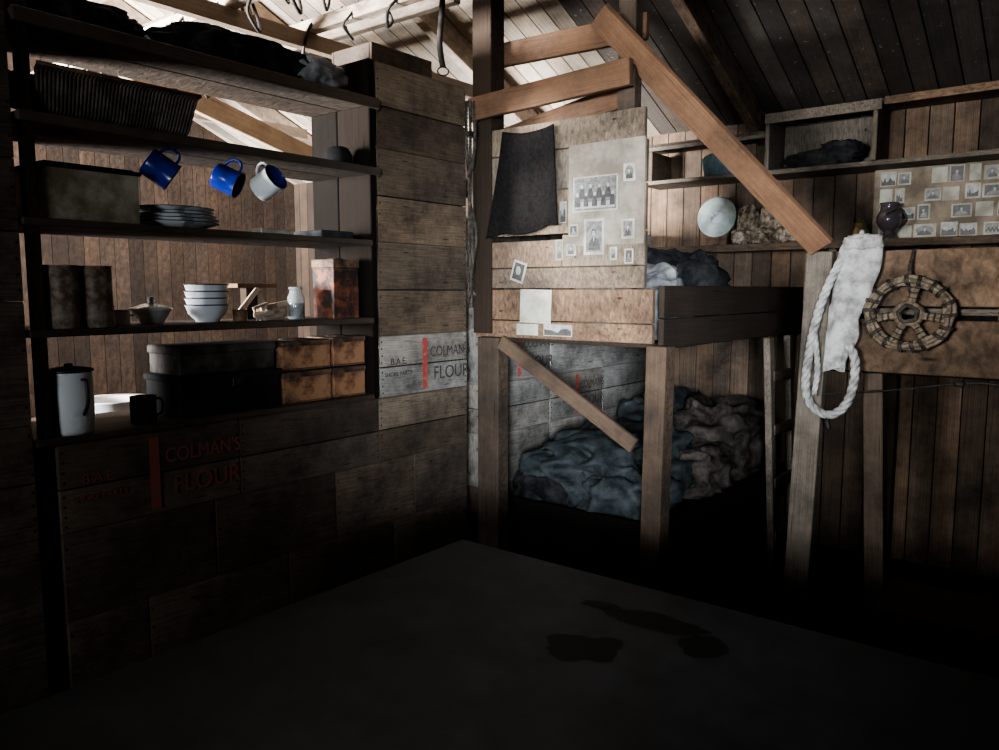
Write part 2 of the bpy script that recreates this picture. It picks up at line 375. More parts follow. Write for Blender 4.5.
# ---------------------------------------------------------------- shelf unit
b=B()
b.bx(.893,2.188,2.385,2.78,1.052,1.072,W_SHELF)
b.bx(.915,.945,2.40,2.44,1.073,2.30,W_DARK);b.bx(.915,.945,2.70,2.74,1.073,2.30,W_DARK)
b.bx(2.19,2.222,2.395,2.59,1.053,2.42,W_NEARBLK);b.bx(2.19,2.222,2.595,2.76,1.053,2.42,W_NEARBLK)
for z in(1.367,1.682,1.967,2.237):
    b.bx(.893,2.188,2.38,2.56,z,z+.022,W_SHELF);b.bx(.893,2.188,2.565,2.76,z,z+.022,W_SHELF)
b.bx(.893,2.222,2.362,2.379,2.222,2.262,W_SHELF)
b.bx(.893,2.222,2.364,2.379,1.962,1.992,W_SHELF)
b.obj('galley_shelf_unit',.003)
S4=1.389;S3=1.704;S2=1.989;S1=2.26;CT=1.072
def can(name,x,y,z,r,h,mat,rim=True,lid=None,n=32):
    b=B()
    pr=[(0,0),(r*.97,0),(r,.004)]
    for k in range(1,6): pr+=[(r,h*k/6-.003),(r*1.012,h*k/6),(r,h*k/6+.003)] if k in(2,4) else [(r,h*k/6)]
    pr+=[(r,h-.004),(r*1.03,h-.003),(r*1.03,h),(r*.96,h),(r*.95,h-.006),(0,h-.006)]
    b.lathe(pr,(x,y,z),mat,n=n);return b.obj(name)
can('rusty_tin_can',1.005,2.432,S4,.046,.185,M_RUSTS);can('rusty_tin_can',1.102,2.432,S4,.046,.185,M_RUSTS)
can('small_spice_tin',1.20,2.48,S4,.024,.05,M_ENAMG);can('small_spice_tin',1.235,2.66,S4,.026,.06,M_RUST)
b=B();b.lathe([(0,0),(.035,0),(.04,.008),(.062,.045),(.068,.05),(.066,.053),(.05,.058),(.03,.066),(.008,.07),(.012,.078),(.010,.088),(0,.09)],(1.33,2.54,S4),M_ENAM);b.tube(smooth([(1.262,2.54,S4+.05),(1.25,2.54,S4+.045),(1.25,2.54,S4+.032),(1.268,2.54,S4+.03)],4),.003,M_ENAMDK,6);b.obj('lidded_enamel_bowl')
b=B()
for k in range(4):
    z0=S4+k*.024;R0=.074
    b.lathe([(0,.004),(.035,.004),(.036,0),(.040,0),(.041,.006),(.064,.03),(R0-.001,.056),(R0+.002,.060),(R0-.002,.0605),(.062,.034),(.038,.010),(0,.009)],(1.535,2.54,z0),M_ENAM)
    b.tube([(1.535+(R0+.001)*math.cos(a*math.pi/18),2.54+(R0+.001)*math.sin(a*math.pi/18),z0+.0605) for a in range(36)],.0022,M_ENAMDK,6,closed=True)
b.obj('stacked_enamel_bowls')
b=B()
for i in range(12):
    x=1.73+.09*R();y=2.45+.12*R();a=U(-1.2,1.2);l=U(.07,.13)
    zz=S4+.008+.012*(i//3)
    b.beam((x-l/2*math.cos(a),y-l/2*math.sin(a)*.4,zz),(x+l/2*math.cos(a),y+l/2*math.sin(a)*.4,zz+U(0,.02)),U(.010,.02),.012,W_BEAM)
b.beam((1.70,2.62,S4+.01),(1.79,2.60,S4+.12),.02,.012,W_BEAM);b.beam((1.84,2.62,S4+.01),(1.80,2.63,S4+.11),.03,.012,W_BEAM)
b.bx(1.70,1.88,2.60,2.70,S4+.122,S4+.137,W_WARM);b.bx(1.75,1.80,2.62,2.66,S4,S4+.122,W_DARK)
b.obj('kindling_pile',.001)
b=B();b.lathe([(0,0),(.03,0),(.033,.006),(.033,.085),(.025,.10),(.024,.115),(.028,.116),(.028,.125),(.022,.125),(.021,.10),(.029,.083),(.029,.008),(0,.008)],(1.905,2.52,S4),M_GLASS);b.lathe([(0,0),(.027,0),(.027,.05),(0,.05)],(1.905,2.52,S4+.009),M_RUSTD);b.obj('glass_jar')
def sqtin(name,x0,x1,y0,y1,z0,h,mat,lidmat=None):
    b=B();lidmat=lidmat or mat
    b.bx(x0,x1,y0,y1,z0,z0+h*.86,mat);b.bx(x0-.003,x1+.003,y0-.003,y1+.003,z0+h*.86,z0+h,lidmat)
    for q in(.02,.82):
        b.bx(x0-.002,x1+.002,y0-.002,y1+.002,z0+h*q,z0+h*q+.005,lidmat)
    cx=(x0+x1)/2;b.lathe([(0,0),((x1-x0)*.25,0),((x1-x0)*.25,.004),((x1-x0)*.2,.006),(0,.006)],(cx,(y0+y1)/2,z0+h),lidmat,n=20)
    return b.obj(name,.003)
sqtin('square_rusty_tin',2.02,2.15,2.43,2.56,S4,.235,M_ORNG,M_RUSTD)
b=B();b.lathe([(0,0),(.022,0),(.024,.005),(.025,.04),(.027,.042),(.024,.042),(.022,.006),(0,.005)],(1.64,2.5,S4),M_RUST);b.obj('small_tin')
b=B();x0,x1,y0,y1=.965,1.245,2.42,2.62
b.bx(x0,x1,y0,y1,S3,S3+.004,M_CREAM);b.bx(x0,x1,y0,y0+.004,S3,S3+.15,M_CREAM);b.bx(x0,x1,y1-.004,y1,S3,S3+.15,M_CREAM);b.bx(x0,x0+.004,y0,y1,S3,S3+.15,M_CREAM);b.bx(x1-.004,x1,y0,y1,S3,S3+.15,M_CREAM)
b.bx(x0-.008,x1+.008,y0-.008,y1+.008,S3+.15,S3+.162,M_DKTIN);b.bx(x0+.01,x1-.01,y0+.01,y1-.01,S3+.162,S3+.168,M_TIN)
b.tube(smooth([(x1+.002,2.48,S3+.11),(x1+.02,2.48,S3+.10),(x1+.02,2.56,S3+.10),(x1+.002,2.56,S3+.11)],4),.004,M_DKTIN,6)
b.obj('enamel_bread_bin',.006)
b=B()
for k in range(5):
    z0=S3+k*.012;rr=[.145,.14,.14,.12,.135][k];ox=[0,.006,-.004,.01,-.006][k]
    b.lathe([(0,.003),(rr*.6,.003),(rr*.62,0),(rr*.66,0),(rr*.72,.010),(rr,.022),(rr,.0245),(rr*.71,.013),(rr*.6,.006),(0,.006)],(1.425+ox,2.54,z0),M_ENAMG,n=48)
    b.tube([(1.425+ox+rr*math.cos(a*math.pi/24),2.54+rr*math.sin(a*math.pi/24),z0+.0235) for a in range(48)],.0013,M_ENAMDK,6,closed=True)
b.obj('stacked_enamel_plates')
b=B();b.bx(1.70,1.83,2.44,2.50,S3,S3+.022,M_PAPER);b.bx(1.96,2.12,2.42,2.60,S3,S3+.03,M_CLOTHD);b.obj('folded_rags',.004)
def mug(x,y,ztop,r,h,mi_,mo,tilt,az,name='enamel_mug'):
    b=B()
    rot=RZ(az)@RY(tilt)
    c=Vector((x,y,ztop))-rot@Vector((r+.026,0,h*.62))
    b.lathe([(0,0),(r*.94,0),(r,.006),(r,h*.5),(r*1.0,h-.003),(r*1.04,h),(r*1.0,h+.001)],c,mo,rot)
    b.lathe([(r*1.0,h+.001),(r*.96,h-.003),(r*.95,.01),(r*.9,.006),(0,.006)],c,mi_,rot)
    b.tube([c+rot@Vector((r*1.03*math.cos(a*math.pi/18),r*1.03*math.sin(a*math.pi/18),h)) for a in range(36)],.0022,M_ENAMDK,6,closed=True)
    hp=smooth([(r*.98,0,h*.82),(r+.018,0,h*.82),(r+.03,0,h*.66),(r+.028,0,h*.42),(r+.012,0,h*.25),(r*.98,0,h*.22)],5)
    b.tube([c+rot@Vector(p) for p in hp],.0045,mo,8)
    b.tube(smooth([(x,y,1.966),(x,y,ztop+.01),(x+.006,y,ztop-.004),(x+.012,y,ztop+.006)],5),.0018,M_STEEL,6)
    return b.obj(name)
mug(1.385,2.44,1.945,.047,.092,M_ENAMBL,M_ENAMBL,math.radians(-125),math.radians(155))
mug(1.615,2.44,1.945,.045,.086,M_ENAMBL,M_ENAMBL,math.radians(-115),math.radians(130))
mug(1.695,2.42,1.945,.046,.088,M_ENAMBL,M_ENAM,math.radians(-60),math.radians(105))
# shallow corrugated tray lying tipped forward on shelf 2
b=B()
def tray(u,v):
    x=.965+.46*u;c=.0014*math.sin(u*2*math.pi*44)
    P=[(2.372,.135),(2.392,.125),(2.43,.03),(2.45,.012),(2.60,.050),(2.63,.075),(2.655,.16),(2.675,.175)]
    t=v*7;i=min(int(t),6);f=t-i
    y=P[i][0]*(1-f)+P[i+1][0]*f;z=P[i][1]*(1-f)+P[i+1][1]*f
    return (x-.02*(z/.17)*(1-2*u),y+c,S2+z+c)
b.grid(tray,360,22,M_RUSTG,smooth=True)
for xe in(.972,1.416): b.poly([(xe,2.40,S2+.115),(xe,2.432,S2+.032),(xe,2.45,S2+.016),(xe,2.60,S2+.053),(xe,2.628,S2+.08),(xe,2.65,S2+.15)],M_RUSTD)
b.tube([(.95,2.370,S2+.135),(1.44,2.370,S2+.135)],.006,M_RUST,8)
b.obj('corrugated_tin_trough',0,.002)
b=B();b.lump((1.74,2.56,S1+.06),(.34,.14,.085),M_CLOTHD,.15,3,3,S1,0,90,50,.3,4);b.lump((2.0,2.5,S1+.055),(.14,.10,.07),M_BLANK,.15,3,5,S1,.3,60,40,.3,4);b.obj('rolled_cloth_bundle')
b=B();b.lump((1.15,2.57,S1+.05),(.19,.14,.06),M_CLOTHD,.15,3,9,S1,0,60,40,.3,4);b.obj('folded_canvas_bundle')
b=B();b.lathe([(0,0),(.05,0),(.055,.01),(.055,.05),(.04,.075),(.03,.08),(0,.08)],(2.10,2.48,S2),M_DKTIN,n=24);b.obj('black_kettle_lid')
b=B();r=.064;h=.19;jx=1.02;jy=2.455
b.lathe([(0,0),(r*.9,0),(r*.96,.01),(r,.05),(r*1.02,h*.6),(r*.98,h-.01),(r*1.02,h),(r*.98,h),(r*.94,h-.012),(r*.95,.02),(0,.012)],(jx,jy,CT),M_ENAM)
b.tube([(jx+r*math.cos(a*math.pi/18),jy+r*math.sin(a*math.pi/18),CT+h) for a in range(36)],.005,M_ENAMDK,6,closed=True)
b.lathe([(r*.99,0),(r*.99,.004),(r*.6,.010),(r*.2,.012),(.012,.014),(.012,.02),(0,.022)],(jx,jy,CT+h),M_ENAMDK)
b.tube(smooth([(jx+.01,jy-.063,CT+.165),(jx+.012,jy-.085,CT+.16),(jx+.012,jy-.088,CT+.10),(jx+.01,jy-.063,CT+.06)],6),.005,M_ENAMDK,8)
b.obj('enamel_jug')
b=B();r=.040;b.lathe([(0,0),(r*.95,0),(r,.005),(r,.085),(r*1.03,.088),(r*.97,.088),(r*.95,.006),(0,.006)],(1.245,2.46,CT),M_DKTIN);b.tube(smooth([(1.283,2.46,CT+.075),(1.308,2.46,CT+.07),(1.308,2.46,CT+.03),(1.283,2.46,CT+.02)],5),.004,M_DKTIN,8);b.obj('sooty_mug')
b=B();b.bx(1.36,1.755,2.43,2.66,CT,CT+.135,M_DKTIN);b.bx(1.354,1.761,2.424,2.666,CT+.118,CT+.14,M_DKTIN);b.bx(1.55,1.60,2.418,2.424,CT+.09,CT+.125,M_STEEL);b.obj('black_deed_box',.004)
b=B();b.bx(1.37,1.75,2.45,2.65,CT+.141,CT+.225,M_TIN);b.bx(1.365,1.755,2.445,2.655,CT+.21,CT+.24,M_TIN);b.obj('galvanised_tin_box',.005)
for (a,c,z,h) in((1.77,1.995,CT,.12),(1.77,1.995,CT+.127,.11),(2.01,2.175,CT,.12),(2.01,2.175,CT+.127,.115)):
    sqtin('rusted_biscuit_tin',a,c,2.43,2.6,z,h,M_RUSTO,M_RUSTD)
b=B();b.bx(2.26,2.62,2.45,2.7,2.42,2.43,W_POST);b.bx(2.26,2.62,2.45,2.462,2.43,2.51,W_POST);b.bx(2.26,2.62,2.688,2.7,2.43,2.51,W_POST);b.bx(2.26,2.272,2.463,2.687,2.43,2.51,W_POST);b.bx(2.608,2.62,2.463,2.687,2.43,2.51,W_POST);b.bx(2.3,2.58,2.47,2.68,2.43,2.49,W_DARK);b.obj('shallow_wooden_tray',.003)
b=B();pts=smooth([(2.56,2.33,zc(2.56)),(2.54,2.33,3.0),(2.57,2.34,2.75),(2.54,2.33,2.55),(2.56,2.33,2.45)],8)
b.grid(lambda u,v:pts[int(round(u*(len(pts)-1)))]+Vector(((v-.5)*.018,-(v-.5)*.018,0)),len(pts),2,M_LEATH)
b.tube([(2.56+.018*math.cos(a*.524),2.33-.016*math.cos(a*.524),2.435+.018*math.sin(a*.524)) for a in range(12)],.003,M_STEEL,6,closed=True);b.obj('hanging_leather_strap',0,.003)
b=B()
random.seed(21)
for k in range(26):
    x=[2.3,1.9,2.12][k%3]+.01;y=2.32+.09*k;z=2.66 if k%3<2 else 2.8;q=U(.06,.2)
    b.tube(smooth([(x,y,z+.03),(x-.04,y,z-.02),(x-.05,y+.03,z-q*.6),(x+.01,y+U(.04,.12),z-q),(x+.06,y+.12,z-q*.5),(x+.035,y+.14,z+.03),(x-.01,y+.08,z+.04)],7),U(.004,.008),M_LEATH if k%3 else M_STEEL,6)
b.obj('hanging_harness_loops')
b=B();b.bx(1.0,2.6,3.05,3.6,.93,.96,W_POST)
for x in(1.02,2.5):
    for y in(3.08,3.5): b.bx(x,x+.07,y,y+.07,0,.93,W_POST)
b.obj('galley_bench',.003)
b=B();b.lathe([(0,0),(.08,0),(.09,.01),(.13,.09),(.145,.095),(.145,.1),(.125,.095),(.085,.015),(0,.01)],(1.50,3.2,.961),M_ENAM,n=40);b.obj('enamel_wash_basin')  # basin and bench added to make a bright patch behind the shelves

# ---------------------------------------------------------------- bunk (timber frame)
b=B();XP=2.85
b.bx(2.83,2.93,2.285,2.395,1.30,3.24,W_DARK)
b.bx(2.80,2.88,2.22,2.345,0,1.283,W_POST)
b.box((2.835,1.425,.64),(.085,.088,1.28),W_POST,RX(math.radians(.8)))
b.bx(2.872,2.93,1.575,1.655,1.30,3.24,W_POST)
b.bx(4.60,4.68,1.47,1.55,0,1.27,W_DARK)
b.bx(2.84,2.868,1.46,2.39,1.285,1.362,W_TAN);b.bx(2.84,2.868,1.46,2.39,1.366,1.505,W_TAN)
b.bx(2.84,2.866,1.50,2.38,1.51,1.60,W_PANEL);b.bx(2.84,2.866,1.90,2.38,1.603,1.72,W_TAN);b.bx(2.84,2.866,1.50,1.897,1.603,1.74,W_PANEL)
b.bx(2.84,2.864,1.50,2.37,1.745,1.93,W_PANEL,.1);b.bx(2.84,2.864,1.50,2.35,1.935,2.10,W_PANEL,.1);b.bx(2.84,2.864,1.51,2.37,2.105,2.225,W_PANEL,.1)
b.beam((2.813,2.395,2.325),(2.813,1.56,2.36),.105,.03,W_WARM);b.beam((2.945,2.39,2.585),(2.945,1.56,2.565),.105,.03,W_WARM)
b.beam((2.945,2.3,2.2),(2.945,1.6,2.32),.1,.03,W_WARM)
b.bx(2.872,4.69,1.425,1.45,1.262,1.385,W_DARK);b.bx(2.872,4.69,1.425,1.45,1.389,1.52,W_DARK);b.bx(2.87,4.69,1.46,2.38,1.265,1.285,W_DARK)
b.bx(2.89,4.69,2.37,2.395,1.262,1.50,W_DARK)
b.bx(2.89,4.69,1.46,2.38,.44,.46,W_NEARBLK);b.bx(2.885,4.69,1.455,1.48,.33,.50,W_NEARBLK);b.bx(2.885,2.91,1.50,2.2,.33,.52,W_NEARBLK)  # lower bunk boards: the shade here is in their near-black colour
b.beam((2.785,2.19,1.27),(2.785,1.50,.87),.065,.022,W_POST)
b.obj('timber_bunk',.003)
b=B()
b.lump((3.20,1.75,1.40),(.26,.25,.22),M_BLANK,.15,2.6,1,1.288,.3,110,70,.3,4)
b.lump((3.55,1.76,1.44),(.34,.27,.25),M_CLOTHD,.15,2.4,2,1.288,-.2,110,70,.3,4)
b.lump((4.15,1.88,1.37),(.42,.38,.10),M_CLOTHD,.2,2.4,4,1.288,0)
b.obj('upper_bunk_bedding')
b=B()
b.lump((3.45,1.97,.58),(.50,.36,.22),M_BLUEBAG,.2,2.5,11,.462,.0,160,90,.32,3.2)
b.lump((3.17,1.74,.55),(.24,.22,.16),M_BLUEBAG,.2,2.5,12,.462,.3,110,70,.32,3.2)
b.lump((3.10,2.06,.53),(.17,.22,.12),M_CLOTHD,.15,2.5,13,.462,0,80,50,.3,3.2)
b.obj('canvas_sleeping_bag')
b=B()
b.lump((4.22,1.74,.64),(.40,.24,.25),M_BROWNBAG,.15,2.6,14,.462,0,150,90,.3,3.2)
b.lump((3.76,1.66,.57),(.22,.17,.16),M_BROWNBAG,.15,2.5,15,.462,.2,110,70,.3,3.2)
b.lump((4.28,2.13,.66),(.32,.20,.24),M_BLUEBAG,.15,2.5,16,.462,0,110,70,.3,3.2)
b.obj('reindeer_sleeping_bag')
b=B()
b.beam((4.02,1.33,0),(3.98,1.385,1.26),.06,.035,W_GREY,(1,0,0));b.beam((4.33,1.33,0),(4.29,1.385,1.26),.06,.035,W_GREY,(1,0,0))
for k in range(4):
    z=.22+.28*k;b.beam((4.00,1.315+.045*z,z),(4.32,1.315+.045*z,z),.05,.022,W_GREY)
b.obj('bunk_ladder',.003)
b=B()
def cloth(u,v):
    z=2.205-v*(.43+.04*(1-u));wl=2.20+.055*v+.03*v*v;wr=1.925-.035*v
    z+=-.02*math.sin(u*3.1)*(1-v)+.010*math.sin(u*9)*v
    y=wl+(wr-wl)*u;return (2.812-.010*math.sin(u*13+v*2)*(.2+v)-.006*v,y,z)
b.grid(cloth,40,30,M_BLACK);b.obj('hanging_black_cloth',0,.006)
def disc(b,x,y,z,ry,rz,mat,a0=0,a1=2*math.pi,n=14):
    b.poly([(x,y+ry*math.cos(a0+(a1-a0)*k/n),z+rz*math.sin(a0+(a1-a0)*k/n)) for k in range(n if a1-a0>6 else n+1)],mat)
def pr(b,x,y0,y1,z0,z1,kind='port',border=.006):
    w=abs(y1-y0);h=abs(z1-z0);cy=(y0+y1)/2;cz=(z0+z1)/2
    b.box((x,cy,cz),(.0016,w,h),M_PAPER)
    if kind=='blank': return
    bg={'port':M_PMD,'oval':M_PAPER,'group':M_PMD,'land':M_PLT,'dark':M_PDK}[kind]
    iw=w-2*border;ih=h-2*border
    b.box((x-.0012,cy,cz),(.0008,iw,ih),bg)
    xx=x-.0018
    if kind in('port','oval','dark'):
        s=min(iw,ih)
        if kind=='oval': disc(b,xx,cy,cz,iw*.46,ih*.47,M_PMD)
        xx-=.0003
        zb=cz-ih*.44
        disc(b,xx,cy+U(-.05,.05)*s,zb,iw*.38,ih*.42,M_PDK if kind!='dark' else M_PMD,0,math.pi)
        xx-=.0003;o=U(-.04,.04)*s
        disc(b,xx,cy+o,cz+ih*.14,s*.15,s*.19,M_PDK)
        disc(b,xx-.0003,cy+o,cz+ih*.11,s*.115,s*.15,M_PLT)
        b.poly([(xx-.0003,cy-s*.05,cz-ih*.03),(xx-.0003,cy+s*.05,cz-ih*.03),(xx-.0003,cy,cz-ih*.2)],M_PLT)
    elif kind=='group':
        n=9;zb=cz-ih*.45
        b.poly([(xx,cy-iw*.48,zb),(xx,cy+iw*.48,zb),(xx,cy+iw*.48,zb+ih*.2),(xx,cy-iw*.48,zb+ih*.2)],M_PLT);xx-=.0003
        for k in range(n):
            yy=cy+iw*(.42-.84*k/(n-1));zz=zb+ih*(.3 if k%2 else .06);s=iw*.042*U(.9,1.15)
            disc(b,xx-.0003*k,yy,zz,s*1.6,ih*.36,M_PDK,0,math.pi)
            disc(b,xx-.0003*k-.0002,yy,zz+ih*.38,s*.75,s*.95,M_PLT)
    elif kind=='land':
        P=[(xx,cy-iw*.5,cz-ih*.5)];P+=[(xx,cy-iw*.5+iw*k/8,cz+ih*U(-.25,.2)) for k in range(9)];P+=[(xx,cy+iw*.5,cz-ih*.5)]
        b.poly(P,M_PDK)
b=B();xf=2.8365
b.box((2.8385,1.685,1.90),(.002,.36,.42),M_SHEET)
pr(b,xf,1.84,1.625,1.83,1.975,'group');pr(b,xf,1.60,1.545,1.94,2.01,'oval')
pr(b,xf,1.785,1.685,1.65,1.80,'port',.012);pr(b,xf,1.605,1.545,1.71,1.79,'port',.009)
xf=2.8385;pr(b,xf,1.66,1.625,1.625,1.68,'oval');pr(b,xf,1.59,1.55,1.61,1.67,'dark')
pr(b,xf,1.91,1.875,1.79,1.88,'land',.004);pr(b,xf,1.93,1.89,1.63,1.72,'port');pr(b,xf-.002,1.86,1.815,1.73,1.78,'dark');pr(b,xf,1.875,1.825,1.65,1.70,'oval',.003)
b.box((2.836,2.13,1.585),(.002,.075,.095),M_PAPER,RX(.3));b.box((2.8345,2.13,1.585),(.001,.055,.075),M_PDK,RX(.3));disc(b,2.8335,2.13,1.59,.014,.02,M_PLT)
b.box((2.836,2.035,1.43),(.0016,.17,.15),M_PAPER,RX(.03));b.box((2.836,2.08,1.325),(.0016,.12,.05),M_PAPER)
pr(b,xf-.002,1.99,1.84,1.30,1.352,'land',.004)
b.obj('pinned_photographs')
b=B()
for k,(dy,dx) in enumerate(((0,0),(.012,-.012),(-.015,.012))):
    b.rope(smooth([(2.79+dx,2.375+dy,2.36),(2.785+dx,2.37+dy,2.15),(2.79+dx,2.38-dy,1.95),(2.785+dx,2.36+dy,1.75),(2.79+dx,2.375-dy,1.55),(2.785+dx,2.365+dy,1.42+.03*k)],14),.009,M_ROPED,120,3)
b.tube(smooth([(2.79,2.36,1.75),(2.775,2.35,1.60),(2.785,2.385,1.55),(2.78,2.39,1.68),(2.79,2.37,1.76)],8),.006,M_ROPED,6)
b.bx(2.775,2.83,2.36,2.39,2.20,2.225,M_STEEL)
b.obj('hanging_rope_hank')
b=B();b.beam((2.77,1.685,2.59),(3.33,.955,1.675),.112,.028,W_WARM,(-.1,-1.0,0))
b.obj('diagonal_plank',.003)

# ---------------------------------------------------------------- back wall shelving
b=B()
b.bx(4.43,4.695,1.60,2.38,2.15,2.172,W_GREY);b.bx(4.43,4.695,-1.0,1.595,2.145,2.17,W_GREY)
b.bx(4.43,4.45,1.60,2.38,2.352,2.375,W_GREY);b.bx(4.43,4.695,1.60,2.38,2.376,2.39,W_POST)
b.bx(4.43,4.695,2.30,2.325,2.173,2.35,W_POST)
b.bx(4.42,4.695,1.575,1.60,2.171,2.46,W_GREY);b.bx(4.42,4.695,1.02,1.045,2.171,2.46,W_GREY)
b.bx(4.42,4.695,1.601,.98,2.461,2.475,W_GREY);b.bx(4.405,4.419,1.0,1.60,2.42,2.475,W_GREY)
b.bx(4.42,4.695,-.10,-.075,2.171,2.46,W_GREY);b.bx(4.42,4.695,-1.0,.975,2.461,2.478,W_TAN)
b.bx(4.405,4.419,-1.0,.99,2.44,2.48,W_TAN);b.bx(4.66,4.695,1.05,1.57,2.18,2.44,W_GREY)
b.obj('wall_shelf_box',.003)
b=B();b.bx(4.42,4.695,-1.4,2.38,1.735,1.762,W_GREY);b.bx(4.40,4.419,-1.4,2.38,1.725,1.765,W_POST)
for yy in(-.9,.1,1.2,2.2): b.bx(4.45,4.695,yy,yy+.04,1.66,1.734,W_POST)
b.obj('wall_shelf',.003)
b=B();b.lump((4.53,1.87,2.225),(.10,.13,.10),M_TEAL,.12,2,21,2.173);b.obj('woollen_cap')
b=B();b.lump((4.54,1.33,2.215),(.10,.19,.05),M_CLOTHD,.2,3,22,2.171,0,60,36,.3);b.lump((4.53,1.22,2.25),(.08,.11,.055),M_CLOTHD,.2,3,23,2.171,0,50,30,.3);b.obj('folded_dark_clothing')
b=B();rt=RY(math.radians(-90+6))
b.lathe([(0,.006),(.035,.006),(.045,.010),(.06,.004),(.095,.004),(.112,.012),(.123,.014),(.123,.010),(.112,.006),(.09,0),(0,0)],(4.61,1.945,1.945),M_DISC,rt,48)
b.lathe([(0,.012),(.035,.012),(.04,.006)],(4.607,1.945,1.945),M_ENAMG,rt,32)
b.bx(4.60,4.66,1.88,2.01,1.763,1.825,M_RUSTD)
b.obj('enamel_plate')
b=B()
for (bx_,by,rz,sd) in((4.50,1.72,.2,31),(4.50,1.585,-.25,41)):
    b.lump((bx_-.05,by,1.805),(.12,.058,.045),M_FUR,.25,3,sd,1.763,rz,60,40,.2)
    b.lump((bx_+.03,by,1.875),(.058,.060,.115),M_FUR,.25,3,sd+1,1.763,rz,60,40,.2)
b.lump((4.48,1.47,1.81),(.10,.065,.055),M_FUR,.3,3,33,1.763,.5,50,30,.25)
b.obj('reindeer_fur_boots')
b=B();b.box((4.60,.42,1.952),(.012,1.28,.375),M_BOARD)
random.seed(12)
for row,(z,hh) in enumerate(((1.775,.082),(1.866,.082),(1.957,.082),(2.048,.085))):
    yy=1.03
    while yy>-.12:
        w=U(.045,.105);h=U(.75,1)*hh
        if R()<.9: pr(b,4.5925,yy,yy-w,z+U(0,.005),z+h,random.choice(['port','port','oval','group' if w>.08 else 'oval','land','dark','blank','blank']),U(.004,.009))
        yy-=w+U(.004,.03)
b.obj('photograph_collage_board')
b=B();b.lathe([(0,0),(.05,0),(.052,.01),(.03,.02),(.022,.04),(.045,.06),(.06,.09),(.06,.12),(.045,.15),(.04,.175),(.048,.19),(.042,.19),(.034,.172),(.05,.12),(.04,.07),(0,.06)],(4.48,.955,1.763),M_DGLASS);b.tube(smooth([(4.42,.955,1.89),(4.41,.89,1.92),(4.43,.86,1.86),(4.45,.90,1.82)],6),.004,M_STEEL,6);b.obj('glass_oil_lamp')
b=B();b.lathe([(0,0),(.035,0),(.04,.01),(.042,.05),(.03,.07),(.03,.085),(.036,.09),(.02,.095),(.012,.11),(0,.112)],(4.47,1.09,1.763),M_BRASS);b.obj('brass_pot')
# ---------------------------------------------------------------- right bunk end
b=B()
b.bx(3.42,3.448,-1.6,1.05,1.438,1.66,W_TAN);b.bx(3.42,3.446,-1.6,.99,1.17,1.385,W_TAN);b.bx(3.465,3.48,-1.6,.98,1.16,1.66,M_BLACK)
b.bx(3.42,3.464,.30,.34,1.386,1.437,W_POST);b.bx(3.43,3.44,-1.6,.98,1.405,1.43,W_GREY)
b.box((3.385,.995,.83),(.055,.102,1.66),W_GREY,RX(math.radians(1.6)))
b.box((3.50,.74,.58),(.07,.075,1.16),W_POST,RX(math.radians(-3)))
b.bx(3.49,4.69,.96,.985,1.16,1.36,W_DARK);b.bx(3.49,4.69,-1.6,.96,1.16,1.18,W_DARK)
b.bx(3.42,3.50,-1.5,-1.42,0,1.16,W_POST);b.bx(4.62,4.69,.9,.97,0,1.16,W_DARK)
b.obj('bunk_end_frame',.003)
b=B();b.lump((4.05,.2,1.26),(.45,.6,.12),M_CLOTHD,.2,2.5,41,1.182);b.obj('bunk_blanket_pile')
b=B()
def can_(u,v):
    z=1.705-.53*v; c=.805+.10*v;w=.090*(1-.45*v)*(1 if v>.08 else .75+3*v)
    a=u*2*math.pi; bulge=.016+.016*math.sin(v*3.14)
    k=1+.10*math.sin(a*3+v*9)+.06*math.sin(v*23+a)+.25*noise.noise(Vector((math.cos(a)*2,v*7,math.sin(a)*2)))
    return (3.37+bulge*math.sin(a)*k, c+w*math.cos(a)*(1+.3*noise.noise(Vector((v*6,a*.3,2)))), z+.01*math.sin(a*2))
b.grid(can_,60,60,M_WHITE,cu=True)
b.lump((3.38,.81,1.69),(.045,.075,.035),M_WHITE,.2,3,44,None,0,40,26,.2)
b.rope(smooth([(3.37,.88,1.64),(3.335,.925,1.52),(3.33,.965,1.38),(3.33,.99,1.22),(3.33,.995,1.09),(3.33,.965,1.02),(3.33,.90,.99),(3.33,.84,1.03),(3.33,.81,1.12),(3.34,.81,1.22),(3.35,.84,1.28)],16),.018,M_WHITE,60,3)
b.rope(smooth([(3.33,.97,1.33),(3.325,.95,1.18),(3.325,.96,1.07)],12),.012,M_WHITE,70,3)
b.tube(smooth([(3.33,.90,.98),(3.335,.905,.96),(3.33,.895,.93)],4),.011,M_STEEL,8)
b.tube(smooth([(3.37,.82,1.70),(3.40,.82,1.735),(3.418,.82,1.67)],6),.010,M_WHITE,8)
b.obj('canvas_man_hauling_harness')
b=B();cx,cy,cz=3.365,.63,1.41
def ring(r,n,ph=0,dx=0,wob=0):
    return [(cx+dx,cy+(r+wob*math.sin(7*a*2*math.pi/n+ph))*math.cos(a*2*math.pi/n),cz+.9*(r+wob*math.sin(5*a*2*math.pi/n+ph))*math.sin(a*2*math.pi/n)) for a in range(n)]
for r,dx,ph in((.154,0,0),(.141,-.013,1),(.129,.004,2),(.145,.013,3)):
    b.tube(ring(r,72,ph,dx,.005),.009,M_ROPE,8,closed=True)
for k in range(18):
    a=k*2*math.pi/18+U(-.08,.08);e=Vector((0,math.cos(a),.9*math.sin(a)))
    cc=Vector((cx,cy,cz))+e*.143;tn=Vector((0,-math.sin(a),math.cos(a)))
    for j in range(2):
        b.tube([cc+(e*math.cos(q*.628)*.024+Vector((1,0,0))*math.sin(q*.628)*.024)+tn*(.006*math.sin(q*.3)+j*.008) for q in range(10)],.0033,M_ROPED,6,closed=True)
